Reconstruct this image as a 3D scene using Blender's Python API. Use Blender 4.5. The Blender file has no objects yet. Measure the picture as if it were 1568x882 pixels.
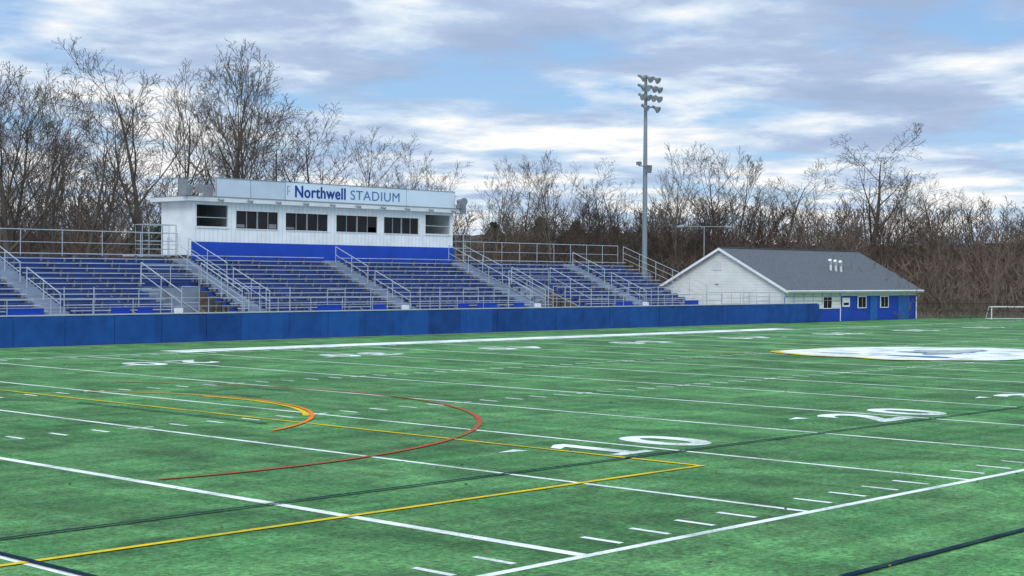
import bpy, math, random
import numpy as np
from mathutils import Vector, Matrix
random.seed(7); rng=np.random.default_rng(7)
sc=bpy.context.scene
sc.view_settings.view_transform='Standard'; sc.view_settings.look='None'; sc.view_settings.exposure=0

# ---------------------------------------------------------------- materials
def nt(name):
    m=bpy.data.materials.new(name); m.use_nodes=True
    return m,m.node_tree,m.node_tree.nodes['Principled BSDF']
def mat(name,col,rough=.6,metal=0,var=.12,scale=2.0,spec=.3,stretch=(1,1,1),bump=0,detail=5):
    m,t,b=nt(name); n=t.nodes; l=t.links
    tc=n.new('ShaderNodeTexCoord'); mp=n.new('ShaderNodeMapping'); mp.inputs['Scale'].default_value=stretch
    no=n.new('ShaderNodeTexNoise'); no.inputs['Scale'].default_value=scale; no.inputs['Detail'].default_value=detail
    mr=n.new('ShaderNodeMapRange'); mr.inputs['From Min'].default_value=.3; mr.inputs['From Max'].default_value=.7
    mr.inputs['To Min'].default_value=1-var; mr.inputs['To Max'].default_value=1+var
    mx=n.new('ShaderNodeVectorMath'); mx.operation='SCALE'; mx.inputs[0].default_value=col[:3]
    l.new(tc.outputs['Object'],mp.inputs[0]); l.new(mp.outputs[0],no.inputs['Vector']); l.new(no.outputs['Fac'],mr.inputs['Value'])
    l.new(mr.outputs[0],mx.inputs['Scale']); l.new(mx.outputs[0],b.inputs['Base Color'])
    b.inputs['Roughness'].default_value=rough; b.inputs['Metallic'].default_value=metal
    b.inputs['Specular IOR Level'].default_value=spec
    if bump:
        bp=n.new('ShaderNodeBump'); bp.inputs['Strength'].default_value=bump; bp.inputs['Distance'].default_value=.05
        l.new(no.outputs['Fac'],bp.inputs['Height']); l.new(bp.outputs[0],b.inputs['Normal'])
    return m
def ribbed(name,col,axis,period,dark=.8,rough=.5):
    m,t,b=nt(name); n=t.nodes; l=t.links
    tc=n.new('ShaderNodeTexCoord'); w=n.new('ShaderNodeTexWave'); w.wave_type='BANDS'; w.bands_direction=axis
    w.wave_profile='SAW'; w.inputs['Scale'].default_value=(2*math.pi/20)/period
    no=n.new('ShaderNodeTexNoise'); no.inputs['Scale'].default_value=1.3; no.inputs['Detail'].default_value=6
    mr=n.new('ShaderNodeMapRange'); mr.inputs['From Min'].default_value=.75; mr.inputs['To Min'].default_value=1; mr.inputs['To Max'].default_value=dark
    mr2=n.new('ShaderNodeMapRange'); mr2.inputs['From Min'].default_value=.3; mr2.inputs['From Max'].default_value=.75; mr2.inputs['To Min'].default_value=1.04; mr2.inputs['To Max'].default_value=.86
    mu=n.new('ShaderNodeMath'); mu.operation='MULTIPLY'
    mx=n.new('ShaderNodeVectorMath'); mx.operation='SCALE'; mx.inputs[0].default_value=col[:3]
    l.new(tc.outputs['Object'],w.inputs[0]); l.new(tc.outputs['Object'],no.inputs[0]); l.new(w.outputs['Fac'],mr.inputs[0]); l.new(no.outputs['Fac'],mr2.inputs[0])
    l.new(mr.outputs[0],mu.inputs[0]); l.new(mr2.outputs[0],mu.inputs[1]); l.new(mu.outputs[0],mx.inputs['Scale']); l.new(mx.outputs[0],b.inputs['Base Color'])
    bp=n.new('ShaderNodeBump'); bp.inputs['Strength'].default_value=.4; bp.inputs['Distance'].default_value=.03
    l.new(w.outputs['Fac'],bp.inputs['Height']); l.new(bp.outputs[0],b.inputs['Normal'])
    b.inputs['Roughness'].default_value=rough
    return m
M={}
M['alu']=mat('aluminium',(.48,.51,.55),.45,.3,.12,1.5)
M['seat']=mat('seat_aluminium',(.45,.50,.61),.42,.15,.2,.9,stretch=(1,6,1))
M['foot']=mat('footboard',(.15,.19,.28),.55,.2,.18,1.1)
M['step']=mat('aisle_step',(.25,.30,.38),.55,.2,.18,1.1)
M['riser']=mat('blue_riser',(.032,.082,.32),.45,0,.3,.7)
M['galv']=mat('galvanised_pipe',(.42,.48,.52),.5,.2,.15,1.5)
M['galvd']=mat('galvanised_dark',(.22,.24,.26),.5,.3,.12,1.5)
M['polem']=mat('galvanised_pole',(.25,.30,.33),.5,.3,.15,1.0,stretch=(1,1,.3))
M['white']=mat('white_paint',(.84,.85,.86),.5,0,.05,1.2)
M['offwhite']=mat('weathered_white',(.70,.73,.74),.6,0,.08,1.2)
M['blue']=mat('royal_blue_paint',(.010,.062,.43),.4,0,.12,.8)
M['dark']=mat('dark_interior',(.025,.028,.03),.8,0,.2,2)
M['greyin']=mat('booth_interior',(.20,.21,.22),.7,0,.15,2)
M['glass']=mat('window_glass',(.010,.012,.015),.15,0,.5,.7,spec=.22)
M['concrete']=mat('concrete',(.36,.36,.35),.85,0,.15,1.5)
M['black']=mat('black_metal',(.02,.02,.022),.5,0,.1,2)
M['trim']=mat('grey_trim',(.28,.30,.32),.5,.2,.1,2)
M['pbwall']=ribbed('vertical_metal_siding',(.84,.87,.88),'X',.30,.78)
M['clap']=ribbed('clapboard_siding',(.86,.87,.83),'Z',.20,.78)
M['shingle']=mat('asphalt_shingles',(.105,.115,.13),.85,0,.30,6,stretch=(1,1,4),bump=.2,detail=8)
M['signbg']=mat('sign_panel',(.66,.77,.87),.4,0,.05,.6)
M['signbg2']=mat('sign_panel_plain',(.54,.63,.73),.45,0,.07,.9)
M['txt1']=mat('sign_blue',(.006,.05,.30),.4,0,.05,1)
M['txt2']=mat('sign_lightblue',(.07,.20,.44),.4,0,.05,1)
M['bark']=mat('tree_bark',(.095,.080,.068),.9,0,.35,.9)
M['bark2']=mat('tree_bark_light',(.14,.12,.10),.9,0,.3,.9)
M['brush']=mat('forest_twigs',(.135,.100,.080),.95,0,.55,.08)
M['ever']=mat('evergreen_needles',(.05,.075,.045),.9,0,.4,.8)
M['doorblue']=mat('door_blue',(.02,.13,.42),.4)

def padmat():
    m,t,b=nt('blue_vinyl_pad'); n=t.nodes; l=t.links
    tc=n.new('ShaderNodeTexCoord'); sp=n.new('ShaderNodeSeparateXYZ'); d=n.new('ShaderNodeMath'); d.operation='DIVIDE'; d.inputs[1].default_value=2.4
    fl=n.new('ShaderNodeMath'); fl.operation='FLOOR'; wn=n.new('ShaderNodeTexWhiteNoise'); wn.noise_dimensions='1D'
    no=n.new('ShaderNodeTexNoise'); no.inputs['Scale'].default_value=1.6; no.inputs['Detail'].default_value=7
    l.new(tc.outputs['Object'],sp.inputs[0]); l.new(sp.outputs['X'],d.inputs[0]); l.new(d.outputs[0],fl.inputs[0]); l.new(fl.outputs[0],wn.inputs['W']); l.new(tc.outputs['Object'],no.inputs['Vector'])
    ml=n.new('ShaderNodeMath'); ml.operation='MULTIPLY'; ml.inputs[1].default_value=.5; l.new(wn.outputs['Value'],ml.inputs[0])
    ad=n.new('ShaderNodeMath'); ad.operation='ADD'; l.new(ml.outputs[0],ad.inputs[0]); l.new(no.outputs['Fac'],ad.inputs[1])
    cr=n.new('ShaderNodeValToRGB'); cr.color_ramp.elements[0].position=.3; cr.color_ramp.elements[0].color=(.006,.040,.18,1)
    cr.color_ramp.elements[1].position=1.0; cr.color_ramp.elements[1].color=(.012,.090,.34,1)
    l.new(ad.outputs[0],cr.inputs[0]); l.new(cr.outputs[0],b.inputs['Base Color']); b.inputs['Roughness'].default_value=.55; b.inputs['Specular IOR Level'].default_value=.25
    bp=n.new('ShaderNodeBump'); bp.inputs['Strength'].default_value=.35; l.new(no.outputs['Fac'],bp.inputs['Height']); l.new(bp.outputs[0],b.inputs['Normal'])
    return m
M['pad']=padmat()

def turfmat():
    m,t,b=nt('artificial_turf'); n=t.nodes; l=t.links
    tc=n.new('ShaderNodeTexCoord')
    def noise(scale,st=(1,1,1),det=6,rough=.6,rot=0,dist=0):
        mp=n.new('ShaderNodeMapping'); mp.inputs['Scale'].default_value=st; mp.inputs['Rotation'].default_value=(0,0,rot)
        no=n.new('ShaderNodeTexNoise'); no.inputs['Scale'].default_value=scale; no.inputs['Detail'].default_value=det; no.inputs['Roughness'].default_value=rough; no.inputs['Distortion'].default_value=dist
        l.new(tc.outputs['Object'],mp.inputs[0]); l.new(mp.outputs[0],no.inputs['Vector']); return no.outputs['Fac']
    def mr(s,a,b_,c,d):
        x=n.new('ShaderNodeMapRange'); x.inputs[1].default_value=a;x.inputs[2].default_value=b_;x.inputs[3].default_value=c;x.inputs[4].default_value=d
        l.new(s,x.inputs[0]); return x.outputs[0]
    def mul(a,b_):
        x=n.new('ShaderNodeMath'); x.operation='MULTIPLY'; l.new(a,x.inputs[0]); l.new(b_,x.inputs[1]); return x.outputs[0]
    big=mr(noise(.16,det=4),.38,.62,.82,1.14)
    med=mr(noise(.7,(1,.7,1),7,.7,.3,.8),.36,.64,.62,1.36)
    streak=mr(noise(.8,(.12,2.6,1),5,.6,.05),.35,.65,.78,1.18)
    streak2=mr(noise(.9,(3.0,.15,1),4,.6,.25),.35,.65,.86,1.12)
    fine=mr(noise(11,(1,1,1),4,.9),.36,.64,.38,1.62)
    f=mul(mul(mul(big,med),streak2),mul(streak,fine))
    hue=mr(noise(.45,det=6,rough=.7),.35,.65,0,1)
    mx=n.new('ShaderNodeMix'); mx.data_type='RGBA'; l.new(hue,mx.inputs[0]); mx.inputs[6].default_value=(.056,.190,.055,1); mx.inputs[7].default_value=(.108,.255,.088,1)
    vm=n.new('ShaderNodeVectorMath'); vm.operation='SCALE'; l.new(mx.outputs[2],vm.inputs[0]); l.new(f,vm.inputs['Scale']); l.new(vm.outputs[0],b.inputs['Base Color'])
    b.inputs['Roughness'].default_value=.78; b.inputs['Specular IOR Level'].default_value=.15
    bp=n.new('ShaderNodeBump'); bp.inputs['Strength'].default_value=.6; bp.inputs['Distance'].default_value=.04
    l.new(noise(18,det=4,rough=.9),bp.inputs['Height']); l.new(bp.outputs[0],b.inputs['Normal'])
    return m
def linemat(name,col,wear=.35):
    m,t,b=nt(name); n=t.nodes; l=t.links
    tc=n.new('ShaderNodeTexCoord'); no=n.new('ShaderNodeTexNoise'); no.inputs['Scale'].default_value=11; no.inputs['Detail'].default_value=6; no.inputs['Roughness'].default_value=.85
    no2=n.new('ShaderNodeTexNoise'); no2.inputs['Scale'].default_value=.7; no2.inputs['Detail'].default_value=4
    ad=n.new('ShaderNodeMath'); ad.operation='ADD'; l.new(no.outputs['Fac'],ad.inputs[0]); l.new(no2.outputs['Fac'],ad.inputs[1])
    r=n.new('ShaderNodeMapRange'); r.inputs[1].default_value=.93; r.inputs[2].default_value=1.25; r.inputs[3].default_value=0; r.inputs[4].default_value=wear*1.8
    l.new(ad.outputs[0],r.inputs[0])
    mx=n.new('ShaderNodeMix'); mx.data_type='RGBA'; l.new(r.outputs[0],mx.inputs[0]); mx.inputs[6].default_value=(*col,1); mx.inputs[7].default_value=(.06,.18,.06,1)
    l.new(tc.outputs['Object'],no.inputs['Vector']); l.new(tc.outputs['Object'],no2.inputs['Vector']); l.new(mx.outputs[2],b.inputs['Base Color']); b.inputs['Roughness'].default_value=.9
    b.inputs['Specular IOR Level'].default_value=.08
    return m
M['turf']=turfmat()
M['lw']=linemat('white_line_paint',(.83,.85,.83),.38)
M['ly']=linemat('yellow_line_paint',(.74,.52,.02),.35)
M['lr']=linemat('red_line_paint',(.45,.07,.04),.5)
M['lo']=linemat('orange_line_paint',(.85,.20,.02),.3)
M['lb']=linemat('navy_line_paint',(.006,.018,.045),.18)
M['lblue']=linemat('blue_line_paint',(.13,.20,.42),.5)
M['lg']=linemat('grey_line_paint',(.42,.47,.45),.5)
M['leaf']=mat('dry_leaf',(.16,.10,.05),.9,0,.4,3)

# ---------------------------------------------------------------- mesh helpers
class MB:
    def __init__(s): s.v=[]; s.f=[]
    def box(s,x0,x1,y0,y1,z0,z1):
        b=len(s.v); s.v+=[(x0,y0,z0),(x1,y0,z0),(x1,y1,z0),(x0,y1,z0),(x0,y0,z1),(x1,y0,z1),(x1,y1,z1),(x0,y1,z1)]
        s.f+=[(b,b+3,b+2,b+1),(b+4,b+5,b+6,b+7),(b,b+1,b+5,b+4),(b+1,b+2,b+6,b+5),(b+2,b+3,b+7,b+6),(b+3,b,b+4,b+7)]; return s
    def tube(s,p0,p1,r,n=6,r1=None):
        r1=r if r1 is None else r1
        p0=Vector(p0);p1=Vector(p1);d=(p1-p0).normalized(); a=d.orthogonal().normalized(); c=d.cross(a)
        b=len(s.v)
        for p,q in((p0,r),(p1,r1)):
            for i in range(n):
                t=2*math.pi*i/n; s.v.append(tuple(p+a*math.cos(t)*q+c*math.sin(t)*q))
        for i in range(n): s.f.append((b+i,b+(i+1)%n,b+n+(i+1)%n,b+n+i))
        s.f.append(tuple(b+n-1-i for i in range(n))); s.f.append(tuple(b+n+i for i in range(n))); return s
    def poly(s,pts):
        b=len(s.v); s.v+=[tuple(p) for p in pts]; s.f.append(tuple(range(b,b+len(pts)))); return s
    def obj(s,name,m,parent=None):
        me=bpy.data.meshes.new(name); me.from_pydata(s.v,[],s.f); me.materials.append(M[m] if isinstance(m,str) else m)
        o=bpy.data.objects.new(name,me); sc.collection.objects.link(o)
        if parent: o.parent=parent
        return o
def empty(name):
    e=bpy.data.objects.new(name,None); sc.collection.objects.link(e); e.empty_display_size=.5; return e
def text(name,body,m,parent,loc,rot,width=None,height=None,off=0.0,extr=0.0,space=1.0):
    c=bpy.data.curves.new(name,'FONT'); c.body=body; c.size=1; c.offset=off; c.extrude=extr; c.align_x='CENTER'; c.align_y='CENTER'; c.space_character=space
    c.materials.append(M[m]); o=bpy.data.objects.new(name,c); sc.collection.objects.link(o)
    bpy.context.view_layer.update(); dx,dy=o.dimensions.x,o.dimensions.y
    sx=(width/dx) if width else 1; sy=(height/dy) if height else sx
    dg=bpy.context.evaluated_depsgraph_get(); me=bpy.data.meshes.new_from_object(o.evaluated_get(dg))
    bpy.data.objects.remove(o); o=bpy.data.objects.new(name,me); sc.collection.objects.link(o)
    xs=[v.co.x for v in me.vertices]; ys=[v.co.y for v in me.vertices]; cx=(min(xs)+max(xs))/2; cy=(min(ys)+max(ys))/2
    for v in me.vertices: v.co.x=(v.co.x-cx)*sx; v.co.y=(v.co.y-cy)*sy
    o.location=loc; o.rotation_euler=rot
    if parent: o.parent=parent
    return o

# ---------------------------------------------------------------- ground
g=MB()
g.poly([(-900,-900,-.02),(1500,-900,-.02),(1500,1500,-.02),(-900,1500,-.02)])
M['ground']=mat('dormant_grass_ground',(.12,.105,.06),.95,0,.35,.15,detail=8)
g.obj('ground','ground')
MB().poly([(-40,-40,0),(104,-40,0),(104,47.1,0),(-40,47.1,0)]).obj('turf_field','turf')
MB().poly([(-40,47.1,.002),(76,47.1,.002),(76,68,.002),(-40,68,.002)]).obj('concrete_apron','concrete')

# ---------------------------------------------------------------- field markings
YD=.9144
def XY(n): return n*YD if n<=20 else 18.29+.872*(n-20)
W=40.0
fm=empty('field_markings')
w=MB(); z=.004
def rect(mb,x0,x1,y0,y1,z): mb.poly([(x0,y0,z),(x1,y0,z),(x1,y1,z),(x0,y1,z)])
for n in range(-10,111,5):
    hw=.085 if n in(0,100) else .055
    rect(w,XY(n)-hw,XY(n)+hw,.0,W-.4,z)
rect(w,-16,XY(110),-.13,-.002,z)
rect(w,XY(25),XY(75),W-.35,W+1.4,z+.004)
rect(w,-12,XY(25)-.01,W-.35,W-.2,z+.004); rect(w,XY(75)+.01,XY(110),W-.35,W-.2,z+.004)
for n in range(-9,110):
    if n%5==0: continue
    for a,b in((.18,.78),(15.2,15.8),(24.2,24.8),(W-1.2,W-.6)): rect(w,XY(n)-.05,XY(n)+.05,a,b,z)
for n in range(5,100,5):
    for y in(15.5,24.5): rect(w,XY(n)-.3,XY(n)-.058,y-.05,y+.05,z); rect(w,XY(n)+.058,XY(n)+.3,y-.05,y+.05,z)
w.obj('white_lines','lw',fm)
for n in range(10,100,10):
    v=str(n if n<=50 else 100-n)
    for y,rz in((6.7,0),(34.2,math.pi)):
        s=-1 if rz else 1
        for k,ch in((-1,v[0]),(1,v[1])):
            loc=(XY(n)+s*(k*1.0+.12),y,.008)
            if ch=='1':
                t=MB(); t.poly([(-.5,-.95,0),(.5,-.95,0),(.5,-.70,0),(.17,-.70,0),(.17,.95,0),(-.10,.95,0),(-.5,.66,0),(-.5,.42,0),(-.17,.60,0),(-.17,-.70,0),(-.5,-.70,0)]); o=t.obj('yard_number','lw',fm); o.location=loc; o.rotation_euler=(0,0,rz)
            else:
                text('yard_number',ch,'lw',fm,loc,(0,0,rz),width=1.3,height=1.9,off=.03)
    if n!=50:
        t=MB(); s=-1 if n<50 else 1; x=XY(n)+s*2.0
        for y in(7.5,33.5): t.poly([(x,y-.18,.008),(x,y+.18,.008),(x+s*.6,y,.008)][::s])
        t.obj('direction_arrow','lw',fm)
def arc(mb,cx,cy,r,a0,a1,wd,z,n=64):
    for i in range(n):
        p=math.radians(a0+(a1-a0)*i/n); q=math.radians(a0+(a1-a0)*(i+1)/n)
        mb.poly([(cx+(r-wd/2)*math.cos(p),cy+(r-wd/2)*math.sin(p),z),(cx+(r+wd/2)*math.cos(p),cy+(r+wd/2)*math.sin(p),z),(cx+(r+wd/2)*math.cos(q),cy+(r+wd/2)*math.sin(q),z),(cx+(r-wd/2)*math.cos(q),cy+(r-wd/2)*math.sin(q),z)])
y=MB(); rect(y,-16,7.62,3.85,3.96,.012); rect(y,7.52,7.62,3.96,36,.012)
arc(y,40.6,27,1.6,150,270,.12,.012); arc(y,3,20,7.36,-40,10,.14,.012)
rect(y,99-.05,99+.05,4,36,.012)
y.obj('yellow_lines','ly',fm)
r=MB(); arc(r,2.3,20,11.6,-100,38,.11,.016); r.obj('red_arc','lr',fm)
o=MB(); arc(o,3,20,7.5,-66,38,.10,.020); o.obj('orange_arc','lo',fm)
b=MB(); rect(b,-16,96,5.35,5.43,.024); rect(b,-4.55,-4.46,-2,5.34,.024); rect(b,.9,98,-2.8,-2.7,.024); rect(b,6.85,6.92,14.4,21.6,.024)
arc(b,3,20,8.1,0,22,.08,.024,16)
b.obj('navy_lines','lb',fm)
lg=empty('midfield_logo')
def blob(cx,cy,rx,ry,z,name,m,k=0,ph=0,a0=0,a1=360):
    p=[]
    for i in range(72):
        a=math.radians(a0+(a1-a0)*i/72); s=1+k*math.cos(3*a+ph)+.5*k*math.cos(5*a+1)+.4*k*math.cos(9*a)
        p.append((cx+rx*s*math.cos(a),cy+ry*s*math.sin(a),z))
    MB().poly(p).obj(name,m,lg)
cx,cy=45.2,20
blob(cx-.25,cy+.2,6.0,5.1,.030,'gold_outline','ly',.07)
blob(cx,cy,5.95,5.05,.034,'white_field','lw',.07)
blob(cx+1.2,cy-.2,2.3,1.3,.038,'blue_shape','lblue',.22,1)
blob(cx+1.35,cy-.15,2.0,1.05,.042,'grey_shape','lg',.22,1)
blob(cx-3.0,cy-1.4,.6,1.4,.038,'blue_mark','lblue',.15,1)
blob(cx-3.2,cy+2.0,.5,.9,.038,'grey_mark','lg',.15,1)
lv=MB()
for i in range(300):
    x=random.uniform(-2,40); yy=random.uniform(-4,14) if random.random()<.7 else random.uniform(-4,40); a=random.uniform(0,6.28); s=random.uniform(.015,.045)
    lv.poly([(x+s*math.cos(a+k*1.57)*(1 if k%2 else .6),yy+s*math.sin(a+k*1.57)*(1 if k%2 else .6),.05+random.uniform(-.015,.02)) for k in range(4)])
lv.obj('fallen_leaves','leaf')

# ---------------------------------------------------------------- padded boundary wall
pw=empty('padded_field_wall')
p=MB(); x=-14.0; FY=47.3
while x<81.0:
    x1=min(x+2.4,81.0)
    p.box(x+.010,x1-.010,FY+random.uniform(-.015,.015),FY+.14,.02,1.25+random.uniform(-.02,.01)); x=x1
p.obj('pads','pad',pw)
MB().box(-14,81,FY+.145,FY+.2,0,1.27).obj('backing','blue',pw)
MB().box(-14,81,FY+.02,FY+.2,1.272,1.315).obj('top_cap','alu',pw)

# ---------------------------------------------------------------- bleachers
bl=empty('stadium_bleachers')
X0,X1=10.5,73.5; R0=51.5; TR=.61; RI=.245; NR=12; F0=.95
aisles=[14,24.5,35.7,46.2,56.7,67.3]; AW=.62
vom=[(31.0,34.5),(58.0,61.5)]
def spans(i):
    cuts=[(a-AW,a+AW) for a in aisles]
    if i<6: cuts+=vom
    cuts.sort(); xs=[]; c=X0
    for a,b_ in cuts:
        if a>c: xs.append((c,a))
        c=max(c,b_)
    if c<X1: xs.append((c,X1))
    return xs
seat=MB(); foot=MB(); ris=MB(); sup=MB()
for i in range(NR):
    yf=R0+TR*i; zf=F0+RI*i
    for a,b_ in spans(i):
        foot.box(a,b_,yf,yf+.575,zf-.04,zf)
        ris.box(a+.004,b_-.004,yf+.58,yf+.605,zf-.04,zf+RI-.045)
        xx=a+.02
        while xx<b_-.03:
            xe=min(xx+3.6,b_-.02); dz=random.uniform(-.006,.006)
            seat.box(xx,xe-.012,yf+.30,yf+.57,zf+.383+dz,zf+.423+dz); xx=xe
        xx=a+.5
        while xx<b_:
            sup.box(xx-.02,xx+.02,yf+.36,yf+.52,zf,zf+.376); xx+=1.83
foot.obj('footboards','foot',bl); ris.obj('risers','riser',bl); seat.obj('seat_planks','seat',bl); sup.obj('seat_brackets','galvd',bl)
st=MB()
for a in aisles:
    for k in range(NR*2):
        yf=R0+TR/2*k; zf=F0+RI/2*(k+1); st.box(a-AW+.01,a+AW-.01,yf,yf+TR/2-.004,zf-.13,zf)
st.obj('aisle_steps','step',bl)
wk=MB(); wk.box(X0,X1,50.2,R0-.01,F0-.06,F0); wk.box(X0,X1,R0+TR*NR+.01,R0+TR*NR+1.6,F0+RI*NR-.1,F0+RI*NR-.02); wk.obj('walkways','foot',bl)
vw=MB(); vs=MB()
for a,b_ in vom:
    vw.box(a-.08,a-.01,R0,R0+TR*6,.1,F0+.1); vw.box(b_+.01,b_+.08,R0,R0+TR*6,.1,F0+.1)
    vw.box(a,b_,R0+TR*6+.0,R0+TR*6+.05,.1,F0+RI*6-.06)
    for k in range(6): vs.box(a+.05,b_-.05,R0+.3+.3*k,R0+.6+.3*k-.004,.05,.9-.14*k)
vw.obj('entry_walls','step',bl); vs.obj('entry_steps','concrete',bl)
fr=MB(); x=X0+.3
while x<X1:
    fr.tube((x,R0,0),(x,R0,F0-.06),.05); fr.tube((x,55,0),(x,55,2.2),.06); fr.tube((x,58.7,0),(x,58.7,3.8),.06); fr.tube((x,R0,F0-.12),(x,R0+TR*NR,F0+RI*NR-.3),.05)
    fr.tube((x,60.3,0),(x,60.3,3.8),.06); x+=3.6
fr.obj('steel_frame','galvd',bl)
MB().box(X0,X1,50.14,50.18,.1,F0+.06).obj('front_fascia','foot',bl)
rl=MB(); R_=.021
def rail(p0,p1,h=1.05,n=None,mids=(.5,),posts=True,drop=0,rr=None):
    q_=rr or R_
    p0=Vector(p0);p1=Vector(p1); L=(p1-p0).length; n=n or max(1,round(L/2.0))
    up=Vector((0,0,1)); rl.tube(p0+up*h,p1+up*h,q_)
    for m_ in mids: rl.tube(p0+up*h*m_,p1+up*h*m_,q_*.75)
    if posts:
        for i in range(n+1):
            q=p0.lerp(p1,i/n); rl.tube(q-up*drop,q+up*h,q_)
ZB=F0+RI*NR-.05; YB=R0+TR*NR+.5
rail((X0,YB,ZB+.1),(36.0,YB,ZB+.1),1.3,11,(.52,.08)); rail((58.0,YB,ZB+.1),(X1,YB,ZB+.1),1.3,9,(.52,.08))
for xx in(X0,X1): rail((xx,R0,F0+.3),(xx,R0+TR*NR,ZB+.1),1.25,5,(.66,.33)); rail((xx,50.25,F0),(xx,R0,F0),1.1,1)
rail((X0,50.3,F0),(X1,50.3,F0),.98,30,(.6,.28),rr=.018)
for a in aisles:
    for s in(-1,1):
        rl.tube((a+s*.75,50.3,F0),(a+s*.75,50.3,F0+1.5),R_*1.2)
    for k0,k1 in((.6,5.4),(6.4,11.0)):
        if a in(35.7,56.7): continue
        q0=(a,R0+TR*k0,F0+RI*k0+.1); q1=(a,R0+TR*k1,F0+RI*k1+.1); rail(q0,q1,.95,2,(.5,),rr=.026)
for a in(35.7,56.7):
    for s,k0,k1 in((-1,.5,12),(1,.5,5.5),(1,6.4,12)):
        q0=(a+s*.66,R0+TR*k0,F0+RI*k0+.1); q1=(a+s*.66,R0+TR*k1,F0+RI*k1+.05); rail(q0,q1,1.05,2 if s>0 else 4,(.5,),rr=.024)
for a,b_ in vom:
    for xx in(a-.05,b_+.05): rail((xx,R0+.2,F0+.15),(xx,R0+TR*6,F0+RI*6+.1),1.1,2,(.5,),rr=.026); rail((xx,50.3,F0),(xx,R0+.2,F0),1.5,1,(.5,))
    rail((a,R0+TR*6+.1,F0+RI*6),(b_,R0+TR*6+.1,F0+RI*6),1.05,2,(.5,))
for c in(20,28.6,40,43,50,52.5,63.5,66):
    for s in(-.6,.6): rl.tube((c+s,50.9,F0),(c+s,50.9,F0+1.35),R_)
    rl.tube((c-.6,50.9,F0+1.35),(c+.6,50.9,F0+1.35),R_)
rl.obj('guard_rails','galv',bl)
bp_=MB()
for a,b_ in((18.9,19.8),(21,22.8),(26.2,27.2),(27.6,28.4),(38.3,39.9),(42,43),(48.5,49.3),(50,51.6),(53,53.9),(62.4,64),(69.5,71)): bp_.box(a,b_,50.36,50.39,F0+.08,F0+.58)
bp_.obj('blue_rail_panels','blue',bl)
ub=MB()
for a in(29.4,43.9,54.5,64.7): ub.box(a,a+.36,49.9,50.1,F0+.1,F0+.52)
ub.obj('white_equipment_boxes','white',bl)
ld=MB(); ld.box(34.6,36.3,R0+TR*NR+1.65,R0+TR*NR+3.6,4.0,4.08); ld.box(57.4,58.8,R0+TR*NR+1.65,R0+TR*NR+3.6,4.0,4.08); ld.obj('landings','alu',bl)
rl=MB()
for a,b_ in((34.4,36.1),(57.4,58.8)):
    for yy in(59.6,60.9): rail((a,yy,3.95),(b_,yy,3.95),1.75,2,(.75,.5,.25))
    for xx in(a,b_): rail((xx,59.6,3.95),(xx,60.9,3.95),1.75,2,(.75,.5,.25))
rl.obj('landing_rails','galv',bl)

# ---------------------------------------------------------------- press box
pb=empty('press_box'); A,B=37.0,56.9; YF=59.35; YBK=62.3; ZT=7.03; z0=4.83
wl=MB()
wtop,wbot=6.60,5.62
wins=[(39.9,42.9),(43.4,46.6),(47.2,50.5),(51.0,53.95)]; bays=[(37.25,39.35),(54.5,56.65)]
def fbox(x0,x1,za,zb): wl.box(x0,x1,YF,YF+.12,za,zb)
fbox(A,B,z0,wbot); fbox(A,B,6.86,ZT)
fbox(A,bays[0][0],wbot,6.86); fbox(bays[1][1],B,wbot,6.86)
prev=bays[0][1]
for a,b_ in wins: fbox(prev,a,wbot,6.86); fbox(a,b_,wtop,6.86); prev=b_
fbox(prev,bays[1][0],wbot,6.86)
wl.box(A,A+.12,YF+.121,YBK,4.1,ZT-.002); wl.box(B-.12,B,YF+.121,YBK,4.1,ZT-.002); wl.box(A+.121,B-.121,YBK-.12,YBK,4.1,ZT-.002)
wl.obj('siding_walls','pbwall',pb)
MB().box(A-.03,B+.03,YF-.03,YF+.1,3.75,z0-.003).obj('blue_base','blue',pb)
MB().box(A+.13,B-.13,YF+.13,YBK-.13,4.6,4.7).obj('floor','dark',pb)
inn=MB(); inn.box(39.4,39.5,YF+.13,YBK-.13,4.71,ZT-.01); inn.box(54.35,54.45,YF+.13,YBK-.13,4.71,ZT-.01); inn.box(A+.13,39.39,YBK-.3,YBK-.2,4.71,ZT-.01); inn.box(54.46,B-.13,YBK-.3,YBK-.2,4.71,ZT-.01)
inn.obj('booth_partitions','greyin',pb)
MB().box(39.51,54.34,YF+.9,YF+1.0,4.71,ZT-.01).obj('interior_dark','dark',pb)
rf=MB(); rf.box(A-.55,B+.45,YF-.35,YBK+.3,ZT+.003,7.27); rf.obj('roof_slab','offwhite',pb)
MB().box(A-.57,B+.47,YF-.37,YBK+.32,7.272,7.30).obj('roof_edge','trim',pb)
gl=MB(); fr=MB(); sash=MB()
for a,b_ in wins:
    gl.box(a+.03,b_-.03,YF+.07,YF+.09,wbot+.03,wtop-.03)
    for k in range(5):
        xx=a+(b_-a)*k/4; w_=.035 if k in(0,4) else (.05 if k==2 else .02)
        (fr if k in(0,4) else sash).box(max(a,xx-w_),min(b_,xx+w_),YF+.02,YF+.069,wbot,wtop)
    fr.box(a,b_,YF-.04,YF+.066,wbot-.05,wbot-.002)
for a,b_ in bays: fr.box(a-.05,b_+.05,YF-.05,YF-.003,wbot-.04,wbot+.06); fr.box(a,b_,YF+.02,YF+.05,6.16,6.185)
gl.obj('window_panes','glass',pb); fr.obj('window_frames','offwhite',pb); sash.obj('window_mullions','trim',pb)
bl2=MB()
for i in range(6):
    a,b_=random.choice(wins); k=random.randrange(4); xx=a+(b_-a)*k/4
    bl2.box(xx+.1,xx+(b_-a)/4-.12,YF+.062,YF+.068,wbot+.05,wbot+.05+random.uniform(.1,.3))
bl2.obj('window_papers','greyin',pb)
YS=YF-.25
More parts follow.
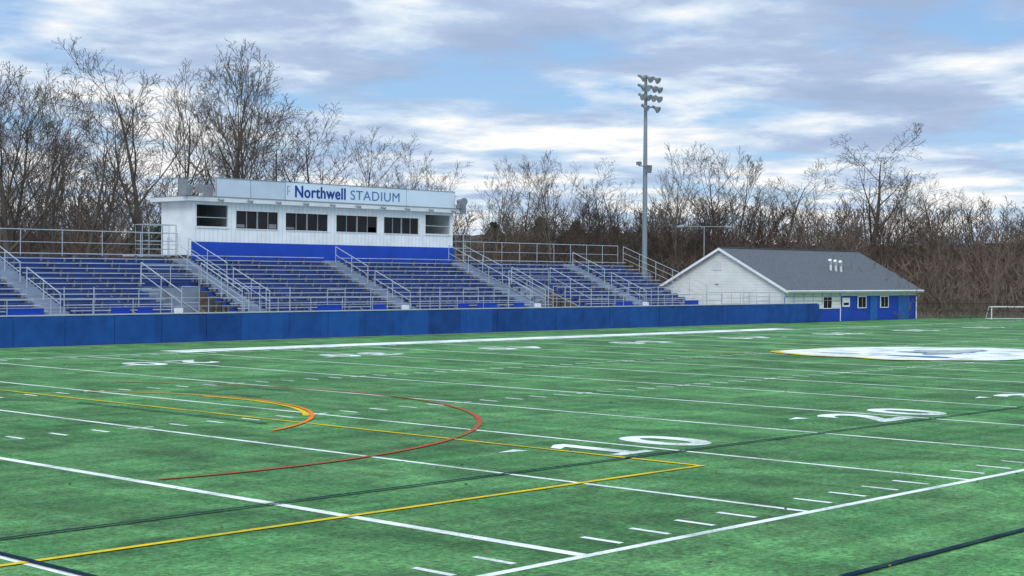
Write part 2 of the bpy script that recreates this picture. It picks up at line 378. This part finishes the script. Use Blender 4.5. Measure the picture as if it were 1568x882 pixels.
MB().box(38.4,43.15,YS,YS+.16,7.34,8.34).obj('sign_board_plain','signbg2',pb)
MB().box(43.17,56.8,YS-.01,YS+.16,7.34,8.34).obj('sign_board','signbg',pb)
sf=MB(); sf.box(38.35,56.85,YS-.03,YS+.18,8.342,8.375); sf.box(38.35,56.85,YS-.03,YS+.18,7.301,7.338)
for xx in(38.36,40.7,43.15,52.6,56.8): sf.box(xx,xx+.02,YS-.018,YS-.011 if xx>43 else YS-.002,7.34,8.34)
sf.obj('sign_frame','trim',pb)
for i,(dx,dz) in enumerate(((0,0),(.03,0),(-.03,0),(0,.018),(0,-.018))):
    text('sign_text_bold','Northwell','txt1',pb,(45.78+dx,YS-.016-.003*i,7.84+dz),(math.pi/2,0,0),width=3.78,height=.66,space=1.06)
text('sign_text_light','STADIUM','txt2',pb,(50.05,YS-.016,7.81),(math.pi/2,0,0),width=3.95,height=.56,space=1.08)
text('sign_text_light','STADIUM','txt2',pb,(50.062,YS-.019,7.81),(math.pi/2,0,0),width=3.95,height=.56,space=1.08)
MB().box(43.3,43.36,YS-.018,YS-.012,7.6,8.1).box(43.3,43.52,YS-.019,YS-.013,8.1,8.14).box(43.3,43.52,YS-.019,YS-.013,7.82,7.86).obj('sign_logo','trim',pb)
rg=MB(); rl=MB()
rail((36.7,59.2,7.3),(38.3,59.2,7.3),1.0,2,(.5,)); rail((36.7,59.2,7.3),(36.7,62.4,7.3),1.0,3,(.5,))
rl.obj('roof_rails','galvd',pb)
rg.box(37.9,38.3,59.3,59.7,7.32,7.95); rg.box(36.2,36.6,58.9,59.3,7.32,7.9); rg.box(37.1,37.5,60.5,60.9,7.32,8.3)
rg.obj('camera_boxes','trim',pb)
sp=MB()
def horn(x,y_,z_): 
    sp.tube((x,y_,z_),(x-.1,y_-.45,z_-.08),.1,10,.28); sp.tube((x,y_+.2,z_),(x,y_,z_),.12,10); sp.tube((x,y_+.1,z_-.5),(x,y_+.1,z_),.03)
horn(36.9,58.9,7.75); horn(57.1,58.9,7.8); sp.box(57.2,57.7,58.95,59.4,7.0,7.55); sp.box(57.0,57.35,58.8,59.1,7.32,7.7)
sp.obj('loudspeakers','trim',pb)
ww=MB()
for xx in range(38,57,2): ww.tube((xx+.4,58.95,7.18),(xx+.55,58.7,7.10),.06,8,.09)
ww.obj('eave_floodlights','trim',pb)

# ---------------------------------------------------------------- light pole
lp=empty('stadium_light_pole'); PX,PY=80.0,62.0
q=MB(); q.tube((PX,PY,0),(PX,PY,9),.22,14,.18); q.tube((PX,PY,9),(PX,PY,18.3),.18,14,.11); q.tube((PX,PY,0),(PX,PY,.5),.45,12); q.obj('shaft','polem',lp)
am=MB(); ln=MB(); fc=MB()
for zz,xs in((18.1,(-1.0,-.1,.75)),(17.4,(-1.0,-.4,.4,1.0)),(16.7,(-1.0,-.35,.35,1.0)),(15.9,(-.6,.75))):
    am.tube((PX+min(xs)-.15,PY-.2,zz),(PX+max(xs)+.15,PY-.2,zz),.05)
    for x_ in xs:
        c=Vector((PX+x_,PY-.35,zz-.05)); d=Vector((random.uniform(-.5,.3),-.72,-.42)).normalized()
        ln.tube(c,c+d*.32,.11,12,.27); ln.tube(c-d*.28,c,.10,10,.11); fc.tube(c+d*.321,c+d*.335,.25,12)
am.tube((PX-.9,PY-.1,11.4),(PX+.3,PY-.1,11.4),.04); am.box(PX-.2,PX+.2,PY-.45,PY-.2,10.9,11.35); am.box(PX-1.1,PX-.8,PY-.3,PY,11.45,11.7); am.box(PX+.15,PX+.45,PY-.3,PY,11.1,11.5)
am.box(PX-.2,PX+.2,PY-.5,PY-.2,2,3.4)
am.obj('crossarms','galvd',lp); ln.obj('lamp_housings','galvd',lp); fc.obj('lamp_lenses','alu',lp)
sl2=empty('parking_lot_lamp'); q=MB(); q.tube((88.7,62.8,0),(88.7,62.8,7.1),.07,8,.05); q.tube((87.4,63.9,7.1),(90,61.7,7.1),.035,6)
q.tube((87.4,63.9,7.08),(87.0,64.24,7.04),.16,8,.10); q.tube((90,61.7,7.08),(90.4,61.36,7.04),.16,8,.10); q.obj('pole_and_heads','trim',sl2)

# ---------------------------------------------------------------- field house
fh=empty('field_house'); a,b_=77.0,95.1; y0,y1=47.62,58.0; ze=2.35; zr=5.05; ym=(y0+y1)/2
s=MB(); s.poly([(a,y0,0),(a,y0,ze),(a,ym,zr),(a,y1,ze),(a,y1,0)]); s.poly([(b_,y0,0),(b_,y1,0),(b_,y1,ze),(b_,ym,zr),(b_,y0,ze)]); s.poly([(a,y1,0),(a,y1,ze),(b_,y1,ze),(b_,y1,0)]); s.obj('gable_walls','clap',fh)
MB().box(a,b_,y0-.1,y0-.003,0,1.78).obj('front_wall_blue','blue',fh)
f=MB(); f.box(a,b_,y0-.1,y0-.003,1.783,ze-.02); f.box(a+.01,84.0,y0-.14,y0-.103,.9,1.78); f.obj('front_wall_white','clap',fh)
sl=(zr-ze)/(ym-y0); ov=.45; rfm=MB()
def slope(ya,yb_,za,zb,t=.09):
    P=[(a-.3,ya,za),(b_+.3,ya,za),(b_+.3,yb_,zb),(a-.3,yb_,zb)]; Q=[(x_,y_,z_+t) for x_,y_,z_ in P]; k=len(rfm.v); rfm.v+=P+Q
    rfm.f+=[(k,k+3,k+2,k+1),(k+4,k+5,k+6,k+7),(k,k+1,k+5,k+4),(k+1,k+2,k+6,k+5),(k+2,k+3,k+7,k+6),(k+3,k,k+4,k+7)]
slope(y0-ov,ym-.001,ze-ov*sl+.01,zr+.01); slope(ym+.001,y1+ov,zr+.01,ze-ov*sl+.01); rfm.obj('shingle_roof','shingle',fh)
tr=MB(); tr.box(a-.32,b_+.32,y0-ov-.06,y0-ov-.005,ze-ov*sl-.1,ze-ov*sl+.08)
for s_ in(-1,1):
    ye=ym+s_*(ym-y0+ov); zz=ze-ov*sl
    P=[(a-.34,ym,zr+.09),(a-.34,ye,zz+.09),(a-.34,ye,zz-.1),(a-.34,ym,zr-.1)]; tr.poly(P if s_>0 else P[::-1]); tr.poly([(x_+.03,y_,z_) for x_,y_,z_ in (P[::-1] if s_>0 else P)])
for x_ in (b_-.1,84.0): tr.box(x_,x_+.1,y0-.16,y0-.143,0,1.99)
tr.obj('fascia_trim','white',fh)
gt=MB(); gt.tube((a-.3,y0-ov-.11,ze-ov*sl+.02),(b_+.3,y0-ov-.11,ze-ov*sl+.02),.055,8); gt.tube((b_-.2,y0-.2,0),(b_-.2,y0-.2,2.0),.04,8); gt.tube((b_-.2,y0-.2,2.0),(b_-.2,y0-ov-.11,ze-ov*sl),.04,8); gt.obj('gutter','offwhite',fh)
wn=MB(); wf=MB()
for x_ in(82.3,87.0,90.2): 
    wf.box(x_-.62,x_+.62,y0-.17,y0-.142,.88,1.77); wn.box(x_-.5,x_-.03,y0-.185,y0-.172,.95,1.7); wn.box(x_+.03,x_+.5,y0-.185,y0-.172,.95,1.7)
wf.box(84.3,85.3,y0-.17,y0-.145,1.0,1.65); wn.box(84.45,85.15,y0-.18,y0-.172,1.12,1.3)
wn.obj('windows','glass',fh); wf.obj('window_frames','white',fh)
dr=MB(); dr.box(88.2,89.2,y0-.15,y0-.103,0,1.76); dr.box(92.3,93.9,y0-.15,y0-.103,0,1.76); dr.obj('doors','doorblue',fh)
gv=MB(); gv.box(a-.05,a-.003,ym+.0,ym+.75,3.55,4.25); gv.box(a-.12,a-.003,ym+.2,ym+.5,2.6,2.75); gv.obj('gable_vent','offwhite',fh)
vt=MB()
for x_,yy in((86.7,49.9),(87.25,49.8),(87.8,49.7)):
    zz=ze+(yy-y0)*sl; vt.tube((x_,yy,zz-.1),(x_-.04,yy,zz+.62),.085,10); vt.tube((x_-.02,yy,zz+.55),(x_-.28,yy-.08,zz+.85),.11,10,.13)
vt.obj('roof_vents','offwhite',fh)
MB().box(a-.35,b_+.35,ym-.12,ym+.12,zr+.085,zr+.14).obj('ridge_cap','shingle',fh)

rl=MB(); rail((73.6,48.6,.9),(84,48.6,.9),1.15,7,(.75,.5,.25)) if False else rail((73.6,47.55,.9),(76.7,47.55,.9),1.15,2,(.75,.5,.25)); rail((73.6,48.6,.9),(76.7,48.6,.9),1.15,2,(.75,.5,.25)); rail((76.8,47.42,1.2),(84,47.42,1.2),.85,6,(.66,.33)); rail((73.6,50.3,.9),(76.8,50.3,.9),1.15,3,(.66,.33)); rl.obj('ramp_railing','galv')
rl=MB(); cf=empty('chain_link_fence')
rail((95.6,48.5,0),(114,34,0),1.15,9,(.5,.05)); rl.obj('posts_and_rails','black',cf)
mm,t,bb=nt('chain_link_mesh'); n=t.nodes; tc=n.new('ShaderNodeTexCoord'); bb.inputs['Base Color'].default_value=(.03,.03,.03,1)
ck=n.new('ShaderNodeTexNoise'); ck.inputs['Scale'].default_value=60; t.links.new(tc.outputs['Object'],ck.inputs['Vector'])
lt=n.new('ShaderNodeMath'); lt.operation='GREATER_THAN'; lt.inputs[1].default_value=.56; t.links.new(ck.outputs['Fac'],lt.inputs[0]); t.links.new(lt.outputs[0],bb.inputs['Alpha'])
MB().poly([(95.6,48.52,.05),(114,34.02,.05),(114,34.02,1.13),(95.6,48.52,1.13)]).obj('wire_mesh',mm,cf)
sgp=empty('soccer_goal'); s=MB(); c=Vector((98.0,42.8,0)); d=Vector((.75,-.66,0)); bk=Vector((.66,.75,0))
P=[c,c+d*3.4]; H=Vector((0,0,.95))
for p_ in P: s.tube(p_,p_+H,.045,8); s.tube(p_+H,p_+H+bk*.5,.03,6); s.tube(p_+H+bk*.5,p_+bk*1.1+Vector((0,0,.03)),.03,6); s.tube(p_+Vector((0,0,.04)),p_+bk*1.1+Vector((0,0,.04)),.03,6)
s.tube(P[0]+H,P[1]+H,.045,8); s.tube(P[0]+bk*1.1+Vector((0,0,.04)),P[1]+bk*1.1+Vector((0,0,.04)),.03,6); s.tube(P[0]+H+bk*.5,P[1]+H+bk*.5,.03,6); s.obj('goal_frame','offwhite',sgp)

# ---------------------------------------------------------------- trees
def gen_tree(seed,H=16,r0=.24,levels=4,counts=(11,7,5,3),start=.28,spread=.62,minr=.012):
    R=random.Random(seed); V=[];F=[]
    def branch(p,d,L,r,lev,rend):
        ns=(9,6,4,3,2)[lev]; sd=(7,5,4,3,3)[lev]
        pts=[p.copy()]; rad=[r]
        wob=(.07,.14,.18,.2,.22)[lev]
        dd=d.copy()
        for i in range(ns):
            dd=(dd+Vector((R.uniform(-1,1),R.uniform(-1,1),R.uniform(-1,1)))*wob+Vector((0,0,.08 if lev else .05))).normalized()
            pts.append(pts[-1]+dd*(L/ns)); rad.append(r+(rend-r)*((i+1)/ns)**.8)
        base=len(V)
        for i,q in enumerate(pts):
            t=(pts[min(i+1,ns)]-pts[max(i-1,0)]).normalized(); u=t.orthogonal().normalized(); w_=t.cross(u)
            for k in range(sd):
                a_=2*math.pi*k/sd; V.append(tuple(q+(u*math.cos(a_)+w_*math.sin(a_))*rad[i]))
        for i in range(ns):
            for k in range(sd): F.append((base+i*sd+k,base+i*sd+(k+1)%sd,base+(i+1)*sd+(k+1)%sd,base+(i+1)*sd+k))
        if lev>=levels: return
        n_=counts[lev]; az=R.uniform(0,6.28); st_=start if lev==0 else .22
        for k in range(n_):
            t=st_+(1-st_)*(k+R.uniform(.1,.9))/n_; fi=t*ns; i=min(int(fi),ns-1); q=pts[i].lerp(pts[i+1],fi-i); ax=(pts[i+1]-pts[i]).normalized()
            az+=2.4+R.uniform(-.5,.5); u=ax.orthogonal().normalized(); w_=ax.cross(u)
            ang=spread*R.uniform(.65,1.3)*(1 if lev==0 else 1.15)
            nd=(ax*math.cos(ang)+(u*math.cos(az)+w_*math.sin(az))*math.sin(ang)).normalized()
            rr=rad[i]+(rad[i+1]-rad[i])*(fi-i)
            cl=L*((.50,.48,.5,.5)[lev])*(1.15-.62*t)*R.uniform(.75,1.25)
            branch(q,nd,cl,max(rr*R.uniform(.45,.68),minr),lev+1,minr*.75)
    branch(Vector((0,0,-.1)),Vector((R.uniform(-.06,.06),R.uniform(-.06,.06),1)).normalized(),H,r0,0,.03)
    V=np.array(V,dtype=np.float32); F=np.array(F,dtype=np.int32)
    V[:,2]*=H/V[:,2].max()
    return V,F
def mesh_np(name,V,F,m):
    me=bpy.data.meshes.new(name); me.vertices.add(len(V)); me.vertices.foreach_set('co',V.ravel().astype(np.float32))
    k=F.shape[1]; me.loops.add(F.size); me.loops.foreach_set('vertex_index',F.ravel().astype(np.int32)); me.polygons.add(len(F)); me.polygons.foreach_set('loop_start',np.arange(0,F.size,k,dtype=np.int32))
    me.update(calc_edges=True); me.materials.append(M[m]); return me
variants=[]
for i in range(7):
    V,F=gen_tree(100+i,H=16,r0=.22+.03*(i%3),start=(.30,.38,.24)[i%3],spread=(.42,.55,.66)[i%3],counts=(11,7,6,3)); variants.append(mesh_np('bare_tree_mesh',V,F,'bark' if i%3 else 'bark2'))
V,F=gen_tree(501,H=16,r0=.50,start=.2,spread=.85,counts=(9,8,6,3),minr=.016); oak=mesh_np('spreading_tree_mesh',V,F,'bark')
trees=[(37.3,81.3,16.8),(36.0,76.5,18.3),(42.4,83.2,16.2),(36.5,70.4,13.4),(47.4,85.2,15.4),(44,74.1,18.4),(47.4,76.3,18),(46.7,71.2,18),(52.7,76.5,19),(51.6,71.8,17),(57.7,77,15.7),(58.2,73.6,15.5),
(65.1,77.9,14.2),(68.3,77.4,13.4),(68.6,74.1,11.8),(84.8,81.7,13.4),(89.9,83.6,14),(87.9,78.3,14.2),(95,78,13.5),(99.2,73.5,15.3),(105.3,74.3,15.3),(110.9,75.7,15.6),(113.9,72.5,14.7),(111.3,67.9,11.3),
(119.7,66.2,17.8),(126.3,66.5,14),(124.6,61,13.3),(131.9,60.5,12.3),(129.8,55.5,10.2),(33,84,15),(40.5,79.5,15.0),(39.6,84.5,17.0)]
for k,(x_,y_,h) in enumerate(trees):
    me=oak if k==24 else variants[(k*5+k//3)%7]
    o=bpy.data.objects.new('bare_tree',me); sc.collection.objects.link(o); s=h/16; o.location=(x_,y_,0); wsc=s*random.uniform(.88,1.12); o.scale=(wsc,wsc,s); o.rotation_euler=(0,0,random.uniform(0,6.28))
O=np.array([-13.2,-11.2]); Dv=np.array([.7314,.682]); Ev=np.array([.682,-.7314])
small=[gen_tree(300+i,H=10,r0=.12,levels=3,counts=(11,6,4),start=.15,spread=.5,minr=.019) for i in range(6)]
VV=[];FF=[];off=0
for i in range(390):
    l=rng.uniform(-72,85) if i<300 else rng.uniform(2,62); zz=rng.uniform(122,182) if i<300 else rng.uniform(135,160); P=O+Dv*zz+Ev*l
    h=rng.uniform(6.0,10.4)*(1+.32*min(1,max(0,-l-22)/14)+.10*(l>2))*zz/150; V,F=small[i%6]; a_=rng.uniform(0,6.28); c_,s_=math.cos(a_),math.sin(a_); k=h/10; kw=k*rng.uniform(.9,1.4)
    W_=np.stack([(V[:,0]*c_-V[:,1]*s_)*kw+P[0],(V[:,0]*s_+V[:,1]*c_)*kw+P[1],V[:,2]*k],1); VV.append(W_); FF.append(F+off); off+=len(V)
me=mesh_np('woods',np.concatenate(VV),np.concatenate(FF),'brush'); o=bpy.data.objects.new('distant_woods',me); sc.collection.objects.link(o)
n=36000; l=rng.uniform(-75,82,n); zz=rng.uniform(116,178,n); hh=rng.uniform(0,1,n)**1.4*5.0*zz/150
base=O[None]+Dv[None]*zz[:,None]+Ev[None]*l[:,None]; L=rng.uniform(.5,1.8,n); th=rng.uniform(-1.0,1.0,n); w_=rng.uniform(.015,.05,n)
p0=np.stack([base[:,0],base[:,1],hh],1); dv=np.stack([Ev[0]*np.sin(th),Ev[1]*np.sin(th),np.cos(th)],1)*L[:,None]; dv[:,:2]+=rng.normal(0,.3,(n,2))
sd=np.stack([Ev[0]*np.cos(th),Ev[1]*np.cos(th),-np.sin(th)],1)*w_[:,None]
V=np.stack([p0-sd,p0+sd,p0+dv],1).reshape(-1,3); F=np.arange(3*n).reshape(-1,3)
me=mesh_np('brush',V,F,'brush'); o=bpy.data.objects.new('woodland_undergrowth',me); sc.collection.objects.link(o)
M['hill']=mat('wooded_hillside',(.075,.058,.047),.95,0,.55,.35,stretch=(1,1,.35),detail=8)
nx,ny=160,24; V=[];F=[]
for j in range(ny):
    for i in range(nx):
        l=-220+440*i/(nx-1); zz=178+j*9.0; t=min(1,j/3.0); P=O+Dv*zz+Ev*l
        h=t*(6.9+1.0*math.sin(l*.06+1)+.7*math.sin(l*.21+j)+random.uniform(-.5,.5))+j*.12
        V.append((P[0],P[1],h-.5*(j==0)))
for j in range(ny-1):
    for i in range(nx-1): k=j*nx+i; F.append((k,k+1,k+nx+1,k+nx))
me=mesh_np('hill',np.array(V,dtype=np.float32),np.array(F,dtype=np.int32),'hill'); o=bpy.data.objects.new('wooded_hill',me); sc.collection.objects.link(o)
def conifer(seed,H,Rb):
    g_=np.random.default_rng(seed); n=2400; t=g_.uniform(.05,1,n)**.8; tier=.7+.3*np.sin(t*30+g_.uniform(0,2,n)); r_=Rb*(1-t)**.6*tier*np.sqrt(g_.uniform(.15,1.2,n))+.05; a=g_.uniform(0,6.28,n)
    p=np.stack([r_*np.cos(a),r_*np.sin(a),t*H-r_*.25],1); d1=g_.normal(0,.13,(n,3)); d2=g_.normal(0,.13,(n,3)); V=np.stack([p-d1,p+d1,p+d2],1).reshape(-1,3); return V,np.arange(3*n).reshape(-1,3)
cm=[]
for i in range(3):
    V,F=conifer(i,8,2.4); cm.append(mesh_np('evergreen_mesh',V,F,'ever'))
for k,(zz,l,h) in enumerate([(150,-41,8.0),(154,-37,7.6),(148,-33,8.2),(168,3,9.2),(172,7,9.0),(166,11,8.2),(171,-2,8.8)]):
    P=O+Dv*zz+Ev*l; e=empty('evergreen_tree'); me=cm[k%3]; s=h/8
    o=bpy.data.objects.new('needles',me); sc.collection.objects.link(o); o.parent=e
    MB().tube((0,0,0),(0,0,7.6),.16,6,.03).obj('trunk','bark',e); e.location=(P[0],P[1],0); e.scale=(s*1.3,s*1.3,s); e.rotation_euler=(0,0,k)

# ---------------------------------------------------------------- sky
w=bpy.data.worlds.new("World"); sc.world=w; w.use_nodes=True; t=w.node_tree; n=t.nodes; l=t.links; bg=n['Background']; STR=.1
EL=math.radians(38); AZ=math.atan2(-.85,-.5)
sky=n.new('ShaderNodeTexSky'); sky.sky_type='NISHITA'; sky.sun_disc=False; sky.sun_elevation=EL; sky.sun_rotation=AZ
tc=n.new('ShaderNodeTexCoord'); sp=n.new('ShaderNodeSeparateXYZ'); l.new(tc.outputs['Generated'],sp.inputs[0])
def math_(op,a,b_=None,c_=None):
    x=n.new('ShaderNodeMath'); x.operation=op
    for i,v in enumerate((a,b_,c_)):
        if v is None: continue
        if isinstance(v,(int,float)): x.inputs[i].default_value=v
        else: l.new(v,x.inputs[i])
    return x.outputs[0]
zc=math_('ADD',math_('MAXIMUM',sp.outputs['Z'],0),.085)
u=math_('DIVIDE',sp.outputs['X'],zc); v=math_('DIVIDE',sp.outputs['Y'],zc)
cb=n.new('ShaderNodeCombineXYZ'); l.new(u,cb.inputs[0]); l.new(v,cb.inputs[1])
def wn_(scale,loc,det,rough,dist=0):
    mp=n.new('ShaderNodeMapping'); mp.inputs['Location'].default_value=loc; l.new(cb.outputs[0],mp.inputs[0])
    x=n.new('ShaderNodeTexNoise'); x.inputs['Scale'].default_value=scale; x.inputs['Detail'].default_value=det; x.inputs['Roughness'].default_value=rough; x.inputs['Distortion'].default_value=dist; l.new(mp.outputs[0],x.inputs['Vector']); return x.outputs['Fac']
def ramp(s,pts):
    r_=n.new('ShaderNodeValToRGB'); l.new(s,r_.inputs[0]); e=r_.color_ramp.elements
    while len(e)<len(pts): e.new(.5)
    for i,(p_,c_) in enumerate(pts): e[i].position=p_; e[i].color=(*c_,1)
    return r_.outputs[0]
elev=n.new('ShaderNodeMapRange'); elev.inputs[1].default_value=.04; elev.inputs[2].default_value=.17; elev.inputs[3].default_value=.075; elev.inputs[4].default_value=-.07; l.new(sp.outputs['Z'],elev.inputs[0])
cov=ramp(wn_(1.3,(3.1,1.7,0),8,.54,.15),[(.37,(0,0,0)),(.50,(1,1,1))])
shn=math_('ADD',wn_(1.6,(8.3,5.2,2),8,.55,.15),elev.outputs[0])
shade=ramp(shn,[(.34,(.38,.49,.70)),(.45,(.46,.58,.79)),(.53,(.68,.80,.94)),(.61,(1.0,1.0,1.0))])
blue=ramp(sp.outputs['Z'],[(0,(.62,.80,.98)),(.08,(.36,.61,.95)),(.3,(.15,.37,.82))])
def mixc(f_,a,b_):
    x=n.new('ShaderNodeMix'); x.data_type='RGBA'
    if isinstance(f_,(int,float)): x.inputs[0].default_value=f_
    else: l.new(f_,x.inputs[0])
    l.new(a,x.inputs[6]); l.new(b_,x.inputs[7]); return x.outputs[2]
def scale_(a,k):
    x=n.new('ShaderNodeVectorMath'); x.operation='SCALE'; l.new(a,x.inputs[0])
    if isinstance(k,(int,float)): x.inputs['Scale'].default_value=k
    else: l.new(k,x.inputs['Scale'])
    return x.outputs[0]
clear=mixc(.75,sky.outputs[0],scale_(blue,1/STR))
zen=n.new('ShaderNodeMapRange'); zen.inputs[1].default_value=.2; zen.inputs[2].default_value=.8; zen.inputs[3].default_value=1/STR; zen.inputs[4].default_value=2.8/STR; l.new(sp.outputs['Z'],zen.inputs[0])
zt=ramp(sp.outputs['Z'],[(.18,(1,1,1)),(.5,(1.0,.95,.84))])
vm=n.new('ShaderNodeVectorMath'); vm.operation='MULTIPLY'; l.new(shade,vm.inputs[0]); l.new(zt,vm.inputs[1])
col=mixc(cov,clear,scale_(vm.outputs[0],zen.outputs[0]))
l.new(col,bg.inputs[0]); bg.inputs[1].default_value=STR
sl_=bpy.data.lights.new('sun','SUN'); sl_.energy=1.15; sl_.angle=math.radians(22); sl_.color=(1,.95,.87)
so=bpy.data.objects.new('sun',sl_); sc.collection.objects.link(so)
dirv=Vector((math.sin(AZ)*math.cos(EL),math.cos(AZ)*math.cos(EL),math.sin(EL))); so.rotation_euler=dirv.to_track_quat('Z','Y').to_euler()

# ---------------------------------------------------------------- camera
th,p_,r_=.7505,-.00812,.0065
f=Vector((math.cos(th)*math.cos(p_),math.sin(th)*math.cos(p_),math.sin(p_))); rt=Vector((math.sin(th),-math.cos(th),0)); up=rt.cross(f)
r2=rt*math.cos(r_)+up*math.sin(r_); u2=up*math.cos(r_)-rt*math.sin(r_)
cam=bpy.data.objects.new('camera',bpy.data.cameras.new('camera')); sc.collection.objects.link(cam); sc.camera=cam
cam.matrix_world=Matrix([[r2[0],u2[0],-f[0],-13.18],[r2[1],u2[1],-f[1],-11.20],[r2[2],u2[2],-f[2],3.1],[0,0,0,1]])
cam.data.sensor_width=36; cam.data.lens=2389/1568*36; cam.data.clip_end=4000; cam.data.clip_start=.1
